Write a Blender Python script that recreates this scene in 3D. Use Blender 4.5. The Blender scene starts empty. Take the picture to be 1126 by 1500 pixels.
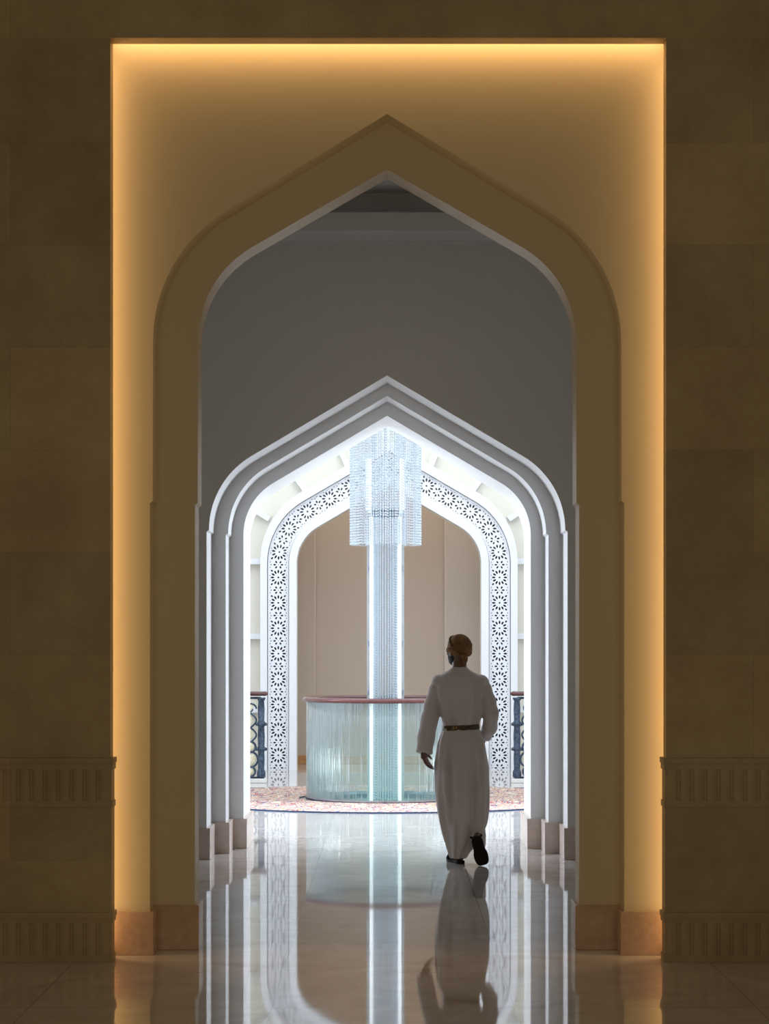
import bpy, bmesh, math, random
import numpy as np
from mathutils import Vector, Matrix, geometry
random.seed(7)
PI = math.pi
scene = bpy.context.scene
COL = scene.collection
F = 3400.0; CX = 566.8; HY = 945.0; HE = 1.6      # focal length in pixels, vanishing point, eye height

def wx(px, d): return (px - CX) * d / F
def wz(py, d): return HE - (py - HY) * d / F

# ------------------------------------------------------------------ materials
MATS = {}
def mat(name, col, rough=.5, metal=0, noise=None, spec=.5, emis=None, estr=0, bump=0, bscale=20, coat=0, trans=0, ior=1.45):
    m = bpy.data.materials.new(name); m.use_nodes = True
    nt = m.node_tree; b = nt.nodes['Principled BSDF']
    b.inputs['Base Color'].default_value = (*col, 1)
    b.inputs['Roughness'].default_value = rough
    b.inputs['Metallic'].default_value = metal
    b.inputs['Specular IOR Level'].default_value = spec
    b.inputs['Coat Weight'].default_value = coat
    b.inputs['Transmission Weight'].default_value = trans
    b.inputs['IOR'].default_value = ior
    if emis:
        b.inputs['Emission Color'].default_value = (*emis, 1); b.inputs['Emission Strength'].default_value = estr
    tc = nt.nodes.new('ShaderNodeTexCoord')
    if noise:
        c2, sc, det = noise
        n = nt.nodes.new('ShaderNodeTexNoise'); n.inputs['Scale'].default_value = sc; n.inputs['Detail'].default_value = det
        n.inputs['Roughness'].default_value = .65
        r = nt.nodes.new('ShaderNodeValToRGB')
        r.color_ramp.elements[0].position = .35; r.color_ramp.elements[1].position = .68
        r.color_ramp.elements[0].color = (*col, 1); r.color_ramp.elements[1].color = (*c2, 1)
        nt.links.new(tc.outputs['Object'], n.inputs['Vector']); nt.links.new(n.outputs['Fac'], r.inputs['Fac'])
        nt.links.new(r.outputs['Color'], b.inputs['Base Color'])
    if bump:
        n = nt.nodes.new('ShaderNodeTexNoise'); n.inputs['Scale'].default_value = bscale; n.inputs['Detail'].default_value = 3
        bp = nt.nodes.new('ShaderNodeBump'); bp.inputs['Strength'].default_value = bump; bp.inputs['Distance'].default_value = .01
        nt.links.new(tc.outputs['Object'], n.inputs['Vector']); nt.links.new(n.outputs['Fac'], bp.inputs['Height'])
        nt.links.new(bp.outputs['Normal'], b.inputs['Normal'])
    MATS[name] = m
    return m

def stone_mat():
    m = mat('beige_stone', (.50, .39, .25), .5, bump=.15, bscale=30)
    nt = m.node_tree; b = nt.nodes['Principled BSDF']
    tc = nt.nodes.new('ShaderNodeTexCoord')
    n1 = nt.nodes.new('ShaderNodeTexNoise'); n1.inputs['Scale'].default_value = 1.6; n1.inputs['Detail'].default_value = 8; n1.inputs['Roughness'].default_value = .7
    r1 = nt.nodes.new('ShaderNodeValToRGB'); e = r1.color_ramp.elements
    e[0].position = .35; e[0].color = (.40, .29, .175, 1); e[1].position = .66; e[1].color = (.54, .43, .26, 1)
    # block by block tone
    sp = nt.nodes.new('ShaderNodeSeparateXYZ'); cb = nt.nodes.new('ShaderNodeCombineXYZ')
    nt.links.new(tc.outputs['Object'], sp.inputs[0]); nt.links.new(sp.outputs['X'], cb.inputs['X']); nt.links.new(sp.outputs['Z'], cb.inputs['Y'])
    mp = nt.nodes.new('ShaderNodeMapping'); mp.inputs['Location'].default_value = (.4, -(wz(1110, 11.72) - 2 * .518), 0)
    nt.links.new(cb.outputs[0], mp.inputs['Vector'])
    br = nt.nodes.new('ShaderNodeTexBrick'); br.inputs['Scale'].default_value = 1; br.inputs['Brick Width'].default_value = 1.5
    br.inputs['Row Height'].default_value = .518; br.inputs['Mortar Size'].default_value = .0012; br.inputs['Mortar Smooth'].default_value = .6
    br.inputs['Color1'].default_value = (.84, .84, .84, 1); br.inputs['Color2'].default_value = (1.1, 1.08, 1.02, 1); br.inputs['Mortar'].default_value = (.72, .68, .62, 1)
    nt.links.new(mp.outputs[0], br.inputs['Vector'])
    mx = nt.nodes.new('ShaderNodeMix'); mx.data_type = 'RGBA'; mx.blend_type = 'MULTIPLY'; mx.inputs[0].default_value = 1
    nt.links.new(tc.outputs['Object'], n1.inputs['Vector']); nt.links.new(n1.outputs['Fac'], r1.inputs['Fac'])
    nt.links.new(r1.outputs['Color'], mx.inputs[6]); nt.links.new(br.outputs['Color'], mx.inputs[7])
    nt.links.new(mx.outputs[2], b.inputs['Base Color'])
    return m

def floor_mat():
    m = mat('polished_marble', (.50, .44, .39), .03, spec=.6)
    nt = m.node_tree; b = nt.nodes['Principled BSDF']
    tc = nt.nodes.new('ShaderNodeTexCoord')
    mp = nt.nodes.new('ShaderNodeMapping'); mp.inputs['Location'].default_value = (.51 + 1.07 * 8, -12.45 + 1.108 * 20, 0)
    nt.links.new(tc.outputs['Object'], mp.inputs['Vector'])
    br = nt.nodes.new('ShaderNodeTexBrick'); br.offset = 0; br.inputs['Scale'].default_value = 1; br.inputs['Brick Width'].default_value = 1.07
    br.inputs['Row Height'].default_value = 1.108; br.inputs['Mortar Size'].default_value = .0016; br.inputs['Mortar Smooth'].default_value = .2
    br.inputs['Color1'].default_value = (.62, .585, .56, 1); br.inputs['Color2'].default_value = (.66, .62, .59, 1); br.inputs['Mortar'].default_value = (.05, .04, .035, 1)
    nt.links.new(mp.outputs[0], br.inputs['Vector'])
    n = nt.nodes.new('ShaderNodeTexNoise'); n.inputs['Scale'].default_value = 2.2; n.inputs['Detail'].default_value = 7; n.inputs['Distortion'].default_value = 1.2
    r = nt.nodes.new('ShaderNodeValToRGB'); e = r.color_ramp.elements; e[0].position = .3; e[0].color = (.82, .80, .78, 1); e[1].position = .7; e[1].color = (1.06, 1.05, 1.04, 1)
    nt.links.new(tc.outputs['Object'], n.inputs['Vector']); nt.links.new(n.outputs['Fac'], r.inputs['Fac'])
    mx = nt.nodes.new('ShaderNodeMix'); mx.data_type = 'RGBA'; mx.blend_type = 'MULTIPLY'; mx.inputs[0].default_value = 1
    nt.links.new(br.outputs['Color'], mx.inputs[6]); nt.links.new(r.outputs['Color'], mx.inputs[7])
    nt.links.new(mx.outputs[2], b.inputs['Base Color'])
    # joints break the mirror polish, very slight waviness
    rr = nt.nodes.new('ShaderNodeMapRange'); rr.inputs['To Min'].default_value = .035; rr.inputs['To Max'].default_value = .06
    nt.links.new(br.outputs['Fac'], rr.inputs['Value']); nt.links.new(rr.outputs[0], b.inputs['Roughness'])
    n2 = nt.nodes.new('ShaderNodeTexNoise'); n2.inputs['Scale'].default_value = 2.2; n2.inputs['Detail'].default_value = 1
    bp = nt.nodes.new('ShaderNodeBump'); bp.inputs['Strength'].default_value = .015; bp.inputs['Distance'].default_value = .01
    nt.links.new(tc.outputs['Object'], n2.inputs['Vector']); nt.links.new(n2.outputs['Fac'], bp.inputs['Height']); nt.links.new(bp.outputs['Normal'], b.inputs['Normal'])
    return m

def glass_mat(name, tint, gloss=(1, 1, 1), rough=.02, bump=0, bscale=(30, 30, 1.2), ior=1.5, white=0):
    m = bpy.data.materials.new(name); m.use_nodes = True; nt = m.node_tree; nt.nodes.clear()
    out = nt.nodes.new('ShaderNodeOutputMaterial'); mx = nt.nodes.new('ShaderNodeMixShader')
    tr = nt.nodes.new('ShaderNodeBsdfTransparent'); tr.inputs[0].default_value = (*tint, 1)
    gl = nt.nodes.new('ShaderNodeBsdfGlossy'); gl.inputs[0].default_value = (*gloss, 1); gl.inputs['Roughness'].default_value = rough
    fr = nt.nodes.new('ShaderNodeFresnel'); fr.inputs[0].default_value = ior
    nt.links.new(fr.outputs[0], mx.inputs[0]); nt.links.new(tr.outputs[0], mx.inputs[1]); nt.links.new(gl.outputs[0], mx.inputs[2])
    last = mx
    if bump:
        tc = nt.nodes.new('ShaderNodeTexCoord'); mp = nt.nodes.new('ShaderNodeMapping'); mp.inputs['Scale'].default_value = bscale
        n = nt.nodes.new('ShaderNodeTexNoise'); n.inputs['Scale'].default_value = 1; n.inputs['Detail'].default_value = 3
        bp = nt.nodes.new('ShaderNodeBump'); bp.inputs['Strength'].default_value = bump; bp.inputs['Distance'].default_value = .02
        nt.links.new(tc.outputs['Object'], mp.inputs[0]); nt.links.new(mp.outputs[0], n.inputs['Vector'])
        nt.links.new(n.outputs['Fac'], bp.inputs['Height']); nt.links.new(bp.outputs[0], fr.inputs['Normal']); nt.links.new(bp.outputs[0], gl.inputs['Normal'])
    if white:
        df = nt.nodes.new('ShaderNodeBsdfTranslucent'); df.inputs[0].default_value = (.9, .97, 1, 1)
        m2 = nt.nodes.new('ShaderNodeMixShader'); m2.inputs[0].default_value = white
        nt.links.new(mx.outputs[0], m2.inputs[1]); nt.links.new(df.outputs[0], m2.inputs[2]); last = m2
    nt.links.new(last.outputs[0], out.inputs[0])
    return m

def crystal_mat():
    m = bpy.data.materials.new('crystal'); m.use_nodes = True; nt = m.node_tree; nt.nodes.clear()
    out = nt.nodes.new('ShaderNodeOutputMaterial')
    df = nt.nodes.new('ShaderNodeBsdfDiffuse'); df.inputs[0].default_value = (.90, .94, .97, 1)
    tl = nt.nodes.new('ShaderNodeBsdfTranslucent'); tl.inputs[0].default_value = (.90, .94, .97, 1)
    gl = nt.nodes.new('ShaderNodeBsdfGlossy'); gl.inputs[0].default_value = (.8, .88, .95, 1); gl.inputs['Roughness'].default_value = .12
    a = nt.nodes.new('ShaderNodeMixShader'); a.inputs[0].default_value = .5
    b = nt.nodes.new('ShaderNodeMixShader'); b.inputs[0].default_value = .2
    nt.links.new(df.outputs[0], a.inputs[1]); nt.links.new(tl.outputs[0], a.inputs[2])
    nt.links.new(a.outputs[0], b.inputs[1]); nt.links.new(gl.outputs[0], b.inputs[2]); nt.links.new(b.outputs[0], out.inputs[0])
    return m

def rug_mat():
    m = mat('rug_pattern', (.8, .7, .6), .95, spec=.1)
    nt = m.node_tree; b = nt.nodes['Principled BSDF']
    tc = nt.nodes.new('ShaderNodeTexCoord')
    n = nt.nodes.new('ShaderNodeTexNoise'); n.inputs['Scale'].default_value = 1.9; n.inputs['Detail'].default_value = 2.5; n.inputs['Distortion'].default_value = 2.4
    r = nt.nodes.new('ShaderNodeValToRGB'); r.color_ramp.interpolation = 'CONSTANT'
    CR = (.68, .62, .50)
    cols = [(0, CR), (.345, (.40, .09, .075)), (.375, CR), (.435, (.50, .22, .18)), (.46, (.055, .075, .20)), (.485, (.68, .60, .49)), (.515, (.42, .06, .07)), (.545, CR),
            (.585, (.52, .24, .12)), (.61, (.66, .58, .46)), (.64, (.12, .17, .34)), (.665, (.46, .14, .12)), (.70, CR)]
    e = r.color_ramp.elements
    e[0].position = 0; e[0].color = (*cols[0][1], 1); e[1].position = cols[1][0]; e[1].color = (*cols[1][1], 1)
    for p, c in cols[2:]:
        q = e.new(p); q.color = (*c, 1)
    mpr = nt.nodes.new('ShaderNodeMapping'); mpr.inputs['Scale'].default_value = (2.0, .8, 1)
    nt.links.new(tc.outputs['Object'], mpr.inputs[0]); nt.links.new(mpr.outputs[0], n.inputs['Vector']); nt.links.new(n.outputs['Fac'], r.inputs['Fac'])
    # border lines and medallion arcs by radius
    sp = nt.nodes.new('ShaderNodeVectorMath'); sp.operation = 'LENGTH'
    nt.links.new(tc.outputs['Object'], sp.inputs[0])
    r2 = nt.nodes.new('ShaderNodeValToRGB'); r2.color_ramp.interpolation = 'CONSTANT'
    mr = nt.nodes.new('ShaderNodeMath'); mr.operation = 'DIVIDE'; mr.inputs[1].default_value = 2.4
    nt.links.new(sp.outputs['Value'], mr.inputs[0]); nt.links.new(mr.outputs[0], r2.inputs['Fac'])
    e = r2.color_ramp.elements; e[0].position = 0; e[0].color = (1, 1, 1, 1); e[1].position = .375; e[1].color = (0, 0, 0, 1)
    q = e.new(.889); q.color = (1, 1, 1, 1)
    mx = nt.nodes.new('ShaderNodeMix'); mx.data_type = 'RGBA'
    nt.links.new(r2.outputs['Color'], mx.inputs[0]); nt.links.new(r.outputs['Color'], mx.inputs[6]); mx.inputs[7].default_value = (.03, .045, .085, 1)
    nt.links.new(mx.outputs[2], b.inputs['Base Color'])
    return m

def cloth_mat(name, c1, c2, rough=.9, stripes=None):
    m = mat(name, c1, rough, noise=(c2, 9, 4), bump=.25, bscale=120, spec=.15)
    return m

STONE = stone_mat()
FLOORM = floor_mat()
NICHE = mat('cream_plaster', (.66, .57, .385), .42, spec=.4)
PLINTH = mat('brown_marble_plinth', (.46, .30, .20), .25, noise=((.58, .40, .28), 14, 6), spec=.5)
WHITE = mat('white_plaster', (.725, .72, .72), .32, spec=.5)
PLINTH2 = mat('pink_marble_plinth', (.56, .45, .40), .25, noise=((.66, .55, .49), 12, 6), spec=.5)
CEIL = mat('ceiling_plaster', (.66, .63, .60), .8, spec=.2)
BRIGHT = mat('rotunda_white_paint', (.86, .88, .90), .4, spec=.4)
CREAM = mat('cream_panel', (.82, .79, .68), .6, spec=.3)
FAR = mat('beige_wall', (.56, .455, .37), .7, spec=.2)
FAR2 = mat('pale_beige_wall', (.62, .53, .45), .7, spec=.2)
WOOD = mat('oak_wood', (.42, .20, .07), .35, noise=((.55, .30, .12), 12, 5))
MAHOG = mat('mahogany', (.11, .04, .04), .2, noise=((.15, .055, .05), 10, 4), coat=.2)
IRON = mat('blue_black_iron', (.02, .035, .065), .35, metal=.2, noise=((.10, .14, .20), 40, 6))
GOLD = mat('pale_gilt_medallion', (.72, .62, .40), .4, noise=((.85, .80, .66), 25, 4))
MARB = mat('white_marble_kerb', (.75, .72, .68), .2, noise=((.86, .84, .8), 6, 6))
LATT = mat('lattice_white', (.88, .89, .92), .45, spec=.3)
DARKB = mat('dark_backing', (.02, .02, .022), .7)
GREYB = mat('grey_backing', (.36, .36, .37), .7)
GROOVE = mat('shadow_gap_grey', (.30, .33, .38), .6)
GLASS = glass_mat('rail_glass', (.925, .975, .96), rough=.06, bump=.9, bscale=(24, 24, .6), ior=1.33, white=.08)
SLEEVE = glass_mat('sleeve_glass', (.93, .97, 1.0), rough=.05, ior=1.3, white=.13)
CRYST = crystal_mat()
TUBE = mat('lit_tube', (.95, .95, .95), .5, emis=(1.0, .99, .95), estr=1.1)
CHROME = mat('chrome', (.45, .48, .55), .15, metal=1)
DSTEEL = mat('dark_steel', (.10, .13, .20), .3, metal=.8)
WATER = mat('pool_water', (.46, .80, .69), .08, spec=.5, bump=.1, bscale=9)
BASIN = mat('dark_teal_tile', (.06, .13, .17), .3, noise=((.12, .22, .26), 14, 4))
ROBE = mat('white_robe', (.66, .61, .60), .9, noise=((.71, .66, .65), 3, 3), spec=.1)
SKIN = mat('brown_skin', (.16, .085, .055), .5, noise=((.20, .11, .07), 10, 3))
HAIR = mat('grey_beard', (.05, .045, .045), .8)
TURB = mat('ochre_turban', (.34, .175, .07), .85, noise=((.15, .09, .045), 14, 4), spec=.1)
TURB2 = mat('olive_turban_band', (.07, .055, .032), .85, noise=((.20, .12, .05), 30, 4), spec=.1)
BELT = mat('green_belt', (.035, .032, .018), .6, noise=((.17, .13, .06), 45, 5))
LEATH = mat('brown_black_leather', (.02, .014, .01), .75, spec=.15)
EYE = mat('eye_white', (.7, .68, .65), .2)

# ------------------------------------------------------------------ mesh helpers
def link(name, me, m=None, parent=None, smooth=False):
    o = bpy.data.objects.new(name, me); COL.objects.link(o)
    if m is not None:
        for k in (m if isinstance(m, (list, tuple)) else [m]): me.materials.append(k)
    if smooth:
        for p in me.polygons: p.use_smooth = True
    if parent is not None: o.parent = parent
    return o
def mesh(name, bm, m=None, parent=None, smooth=False, recalc=True):
    if recalc: bmesh.ops.recalc_face_normals(bm, faces=bm.faces[:])
    me = bpy.data.meshes.new(name); bm.to_mesh(me); bm.free()
    return link(name, me, m, parent, smooth)
def structure(o): o['kind'] = 'structure'; return o
def tag(o, label, cat, group=None, kind=None):
    o['label'] = label; o['category'] = cat
    if group: o['group'] = group
    if kind: o['kind'] = kind
    return o
def empty(name, loc=(0, 0, 0)):
    o = bpy.data.objects.new(name, None); COL.objects.link(o); o.location = loc; o.empty_display_size = .1
    return o
def box(bm, x0, x1, y0, y1, z0, z1):
    vs = [bm.verts.new((x, y, z)) for x in (x0, x1) for y in (y0, y1) for z in (z0, z1)]
    for f in ((0, 1, 3, 2), (4, 6, 7, 5), (0, 4, 5, 1), (2, 3, 7, 6), (0, 2, 6, 4), (1, 5, 7, 3)):
        bm.faces.new([vs[i] for i in f])
def bevel(o, w=.004, seg=2, ang=40):
    md = o.modifiers.new('bevel', 'BEVEL'); md.width = w; md.segments = seg; md.limit_method = 'ANGLE'; md.angle_limit = math.radians(ang)
    return o
def prism(bm, pts, y0, y1):
    """closed (x,z) outline extruded from y0 to y1"""
    a = [bm.verts.new((x, y0, z)) for x, z in pts]; b = [bm.verts.new((x, y1, z)) for x, z in pts]
    n = len(pts)
    for i in range(n):
        j = (i + 1) % n; bm.faces.new((a[i], a[j], b[j], b[i]))
    for t in geometry.tessellate_polygon([[Vector((x, z, 0)) for x, z in pts]]):
        if len(set(t)) == 3:
            bm.faces.new([a[i] for i in t]); bm.faces.new([b[i] for i in t[::-1]])
def tube(bm, path, rad, seg=10, closed=False, sy=1.0):
    P = [Vector(p) for p in path]; n = len(P); rings = []
    up = Vector((0, 0, 1)); prevN = None
    for i in range(n):
        if closed: t = P[(i + 1) % n] - P[i - 1]
        else: t = P[min(i + 1, n - 1)] - P[max(i - 1, 0)]
        if t.length < 1e-9: t = Vector((0, 0, 1))
        t.normalize()
        if prevN is None:
            a = up if abs(t.dot(up)) < .95 else Vector((1, 0, 0))
            N = t.cross(a).normalized()
        else:
            N = (prevN - t * prevN.dot(t)).normalized()
        prevN = N; B = t.cross(N)
        r = rad[i] if isinstance(rad, (list, tuple)) else rad
        rings.append([bm.verts.new(P[i] + N * (r * math.cos(2 * PI * k / seg)) + B * (r * sy * math.sin(2 * PI * k / seg))) for k in range(seg)])
    m = n if closed else n - 1
    for i in range(m):
        A = rings[i]; Bq = rings[(i + 1) % n]
        for k in range(seg):
            l = (k + 1) % seg; bm.faces.new((A[k], A[l], Bq[l], Bq[k]))
    if not closed:
        bm.faces.new(rings[0][::-1]); bm.faces.new(rings[-1])
def lathe(bm, prof, seg=48, c=(0, 0, 0), cap=True):
    rings = []
    for r, z in prof:
        rings.append([bm.verts.new((c[0] + r * math.cos(2 * PI * k / seg), c[1] + r * math.sin(2 * PI * k / seg), c[2] + z)) for k in range(seg)])
    for A, B in zip(rings, rings[1:]):
        for k in range(seg):
            l = (k + 1) % seg; bm.faces.new((A[k], A[l], B[l], B[k]))
    if cap:
        bm.faces.new(rings[0][::-1]); bm.faces.new(rings[-1])
def ell(bm, c, r, rot=None, u=20, v=12):
    M = Matrix.Translation(Vector(c)) @ (rot.to_4x4() if rot else Matrix.Identity(4)) @ Matrix.Diagonal((*r, 1))
    bmesh.ops.create_uvsphere(bm, u_segments=u, v_segments=v, radius=1, matrix=M)
def capsule(bm, a, b, ra, rb, seg=14):
    a = Vector(a); b = Vector(b)
    d = (b - a); L = d.length; d.normalize(); n = 8; path = []; rads = []
    for i in range(5):
        t = i / 4 * PI / 2; path.append(a - d * ra * math.cos(t)); rads.append(max(ra * math.sin(t), .0008))
    for i in range(5):
        t = i / 4 * PI / 2; path.append(b + d * rb * math.sin(t)); rads.append(max(rb * math.cos(t), .0008))
    tube(bm, path, rads, seg)
def remeshed(name, bm, vox, m, parent=None, smooth_it=4):
    bmesh.ops.recalc_face_normals(bm, faces=bm.faces[:])
    me = bpy.data.meshes.new(name + '_src'); bm.to_mesh(me); bm.free()
    o = bpy.data.objects.new(name + '_src', me); COL.objects.link(o)
    r = o.modifiers.new('r', 'REMESH'); r.mode = 'VOXEL'; r.voxel_size = vox; r.use_smooth_shade = True
    if smooth_it:
        s = o.modifiers.new('s', 'SMOOTH'); s.iterations = smooth_it; s.factor = .5
    dg = bpy.context.evaluated_depsgraph_get(); dg.update()
    me2 = bpy.data.meshes.new_from_object(o.evaluated_get(dg)); me2.name = name
    me2.materials.clear()
    bpy.data.objects.remove(o); bpy.data.meshes.remove(me)
    return link(name, me2, m, parent, True)

# ------------------------------------------------------------------ arch outline
def arch_half(w, z_imp, z_apex, slope, r, step=0, z0=0, n=18):
    """left half outline from the floor to the apex, x from -w to 0"""
    th = math.atan(slope); zc = z_apex - slope * w          # the straight run meets the jamb line here
    half = (PI / 2 - th) / 2; t = r * math.tan(half)
    zs = zc - t; cx = -w + r
    pts = [(-w - step, z0)]
    if step: pts += [(-w - step, z_imp), (-w - step * .1, z_imp + step * .75)]
    else: pts += [(-w, z_imp), (-w, z_imp + .01)]
    a0, a1 = PI, PI / 2 + th
    for i in range(n + 1):
        a = a0 + (a1 - a0) * i / n
        pts.append((cx + r * math.cos(a), zs + r * math.sin(a)))
    pts.append((0, z_apex))
    return dedupe(pts)
def dedupe(p):
    o = [p[0]]
    for q in p[1:]:
        if math.dist(q, o[-1]) > 1e-4: o.append(q)
    return o
def full(half, c=0):
    half = dedupe(half)
    return [(x + c, z) for x, z in half] + [(-x + c, z) for x, z in half[-2::-1]]
def slab(bm, half, c, X0, X1, ztop, y0, y1):
    """a wall with the arched opening cut from the floor up; its two faces kept as clean strips"""
    op = full(half, c)
    outer = [(X0, op[0][1])] + [(X0, z) for x, z in op[1:] if False] + [(X0, ztop), (X1, ztop), (X1, op[-1][1])]
    prism(bm, op + [(X1, op[-1][1]), (X1, ztop), (X0, ztop), (X0, op[0][1])], y0, y1)
def px_half(xl, yimp, yap, d, slope, rpx, step_px=0, cpx=CX, z0=0):
    k = d / F
    return arch_half((cpx - xl) * k, wz(yimp, d), wz(yap, d), slope, rpx * k, step_px * k, z0)

# ------------------------------------------------------------------ camera
cam = bpy.data.cameras.new('camera'); co = bpy.data.objects.new('camera', cam); COL.objects.link(co)
cam.sensor_fit = 'VERTICAL'; cam.sensor_height = 36; cam.sensor_width = 36; cam.lens = 36 * F / 1500
cam.shift_y = (HY - 750) / 1500; cam.shift_x = -(CX - 563) / 1500
cam.clip_start = .1; cam.clip_end = 200
co.location = (0, 0, HE); co.rotation_euler = (PI / 2, 0, 0)
scene.camera = co

# ------------------------------------------------------------------ depths
dA, dA2, dB, dC, dCb = 11.72, 11.84, 11.99, 12.19, 12.44
dD1, dD2, dD3, dDb = 17.32, 17.84, 18.26, 19.15
dF = 24.2                                                  # fountain axis
dE = 29.7; dFar = 31.3; FX = (564.5 - CX) * dF / F

# floor with the round well of the pool
bm = bmesh.new()
R = .80; N = 64
X0, X1, Y0, Y1 = -7, 7, -2, 34
ring = [bm.verts.new((FX + R * math.cos(2 * PI * i / N), dF + R * math.sin(2 * PI * i / N), 0)) for i in range(N)]
sq = []
for i in range(N):
    a = 2 * PI * i / N; c, s = math.cos(a), math.sin(a); k = 2.5 / max(abs(c), abs(s)); sq.append(bm.verts.new((c * k, dF + s * k, 0)))
for i in range(N):
    j = (i + 1) % N; bm.faces.new((ring[i], ring[j], sq[j], sq[i]))
for (a, b, c, d) in ((X0, X1, Y0, dF - 2.5), (X0, X1, dF + 2.5, Y1), (X0, -2.5, dF - 2.5, dF + 2.5), (2.5, X1, dF - 2.5, dF + 2.5)):
    bm.faces.new([bm.verts.new(p) for p in ((a, c, 0), (b, c, 0), (b, d, 0), (a, d, 0))])
for f in bm.faces:
    f.normal_update()
    if f.normal.z < 0: f.normal_flip()
structure(mesh('floor', bm, FLOORM, recalc=False))

# ------------------------------------------------------------------ near stone wall with its square opening
xl, xr = wx(161.5, dA), wx(975.5, dA); ztop = wz(55.5, dA)
zb1 = wz(1112, dA)       # top of the dado band
bm = bmesh.new()
prism(bm, [(-4.5, zb1), (-4.5, 6.2), (4.5, 6.2), (4.5, zb1), (xr, zb1), (xr, ztop), (xl, ztop), (xl, zb1)], dA, dA2)
structure(mesh('wall_near', bm, STONE))
for s, name in ((-1, 'trim_1'), (1, 'trim_2')):
    # dado: plain field, two moulded and reeded bands that turn the corner of the jamb
    xe = wx(163.5, dA) if s < 0 else wx(977.0 - 3.5, dA)
    bm = bmesh.new()
    def bx(xin, y0, za, zb):
        a, b = (-4.5, xin) if s < 0 else (xin, 4.5)
        box(bm, a, b, y0, dA2 + .002, za, zb)
    def Z(py): return wz(py, dA)
    inn = lambda q: xe + (-s) * q
    bx(inn(0), dA - .012, .0, Z(1112))
    for (ya, yb, yc, yd) in ((1110, 1127, 1173, 1182), (1336, 1351, 1398, 1409)):
        # cap moulding
        for q, (u, v) in zip((.012, .007), ((ya, ya + 8), (ya + 8, yb))): bx(inn(q), dA - .012 - q * 1.6, Z(v), Z(u))
        bx(inn(.006), dA - .022, max(Z(yd), 0.0), Z(yc))
        # reeds
        p = .067; z0r, z1r = Z(yc), Z(yb); k = 0
        x = xe
        while abs(x) < 3.2:
            xa = x + s * .006; xb = x + s * (p - .004); cxm = (xa + xb) / 2; hw = abs(xb - xa) / 2; pr = []
            for i in range(9):
                a = PI * i / 8; pr.append((cxm + hw * math.cos(a), dA - .012 - .011 * math.sin(a) ** .7 if 0 < i < 8 else dA - .011))
            a_ = [bm.verts.new((q[0], q[1], z0r)) for q in pr]; b_ = [bm.verts.new((q[0], q[1], z1r)) for q in pr]
            for i in range(8): bm.faces.new((a_[i], a_[i + 1], b_[i + 1], b_[i]))
            x += s * p
    structure(mesh(name, bm, STONE))

# ------------------------------------------------------------------ niche wall with its double order arch
slopeB = .585
h1 = px_half(224, 737, 167, dB, .605, 222, 4.5)
h2 = px_half(290, 740, 248, dC, .577, 158, 4.5)
bm = bmesh.new()
slab(bm, h1, 0, -3.6, 3.6, 5.6, dB, dC)
slab(bm, h2, 0, -3.6, 3.6, 5.6, dC, dCb)
structure(mesh('wall_front', bm, NICHE))
bm = bmesh.new()
for s in (-1, 1):
    def pb(a, b, y0, y1, z): box(bm, min(s * a, s * b), max(s * a, s * b), y0, y1, 0, z)
    e1 = (CX - 225.5) * dB / F; e2 = (CX - 291.5) * dC / F
    pb(e1, 3.1, dB - .02, dB + .03, wz(1335, dB)); pb(e1, e1 + .1, dB + .03, dC - .015, wz(1335, dB))
    pb(e2, e1 + .1, dC - .015, dC + .03, wz(1325.5, dC)); pb(e2, e2 + .1, dC + .03, dCb + .015, wz(1325.5, dC))
structure(bevel(mesh('baseboard_front', bm, PLINTH), .003))

# ------------------------------------------------------------------ middle room
bm = bmesh.new(); box(bm, -3.6, -3.4, dCb, dDb, 0, 5.3); structure(mesh('wall_left', bm, WHITE))
bm = bmesh.new(); box(bm, 3.4, 3.6, dCb, dDb, 0, 5.3); structure(mesh('wall_right', bm, WHITE))
Hc = wz(283, dD1)
bm = bmesh.new(); box(bm, -3.6, 3.6, dCb, dD1 + .4, Hc, Hc + .2); structure(mesh('ceiling', bm, CEIL))
g1 = px_half(306, 779, 550, dD1, .594, 126, 3.5)
g2 = px_half(334, 784, 580, dD2, .592, 112, 3.5)
g3 = px_half(356.5, 784, 609, dD3, .591, 88, 0)
bm = bmesh.new()
slab(bm, g1, 0, -3.4, 3.4, Hc, dD1, dD2)
slab(bm, g2, 0, -3.4, 3.4, Hc, dD2, dD3)
slab(bm, g3, 0, -4.2, 4.2, 7.2, dD3, dDb)
structure(mesh('wall_middle', bm, WHITE))
bm = bmesh.new()
for s in (-1, 1):
    def pb(a, b, y0, y1, z): box(bm, min(s * a, s * b), max(s * a, s * b), y0, y1, 0, z)
    e1 = (CX - 308) * dD1 / F; e2 = (CX - 336.5) * dD2 / F; e3 = (CX - 362) * dD3 / F
    pb(e1, 3.4, dD1 - .02, dD1 + .03, .235); pb(e1, e1 + .12, dD1 + .03, dD2 - .02, .235)
    pb(e2, e1 + .12, dD2 - .02, dD2 + .03, .238); pb(e2, e2 + .12, dD2 + .03, dD3 - .02, .238)
    pb(e3, e2 + .12, dD3 - .02, dD3 + .03, .235); pb(e3, e3 + .12, dD3 + .03, dDb + .01, .235)
structure(bevel(mesh('baseboard_middle', bm, PLINTH2), .003))
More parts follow.
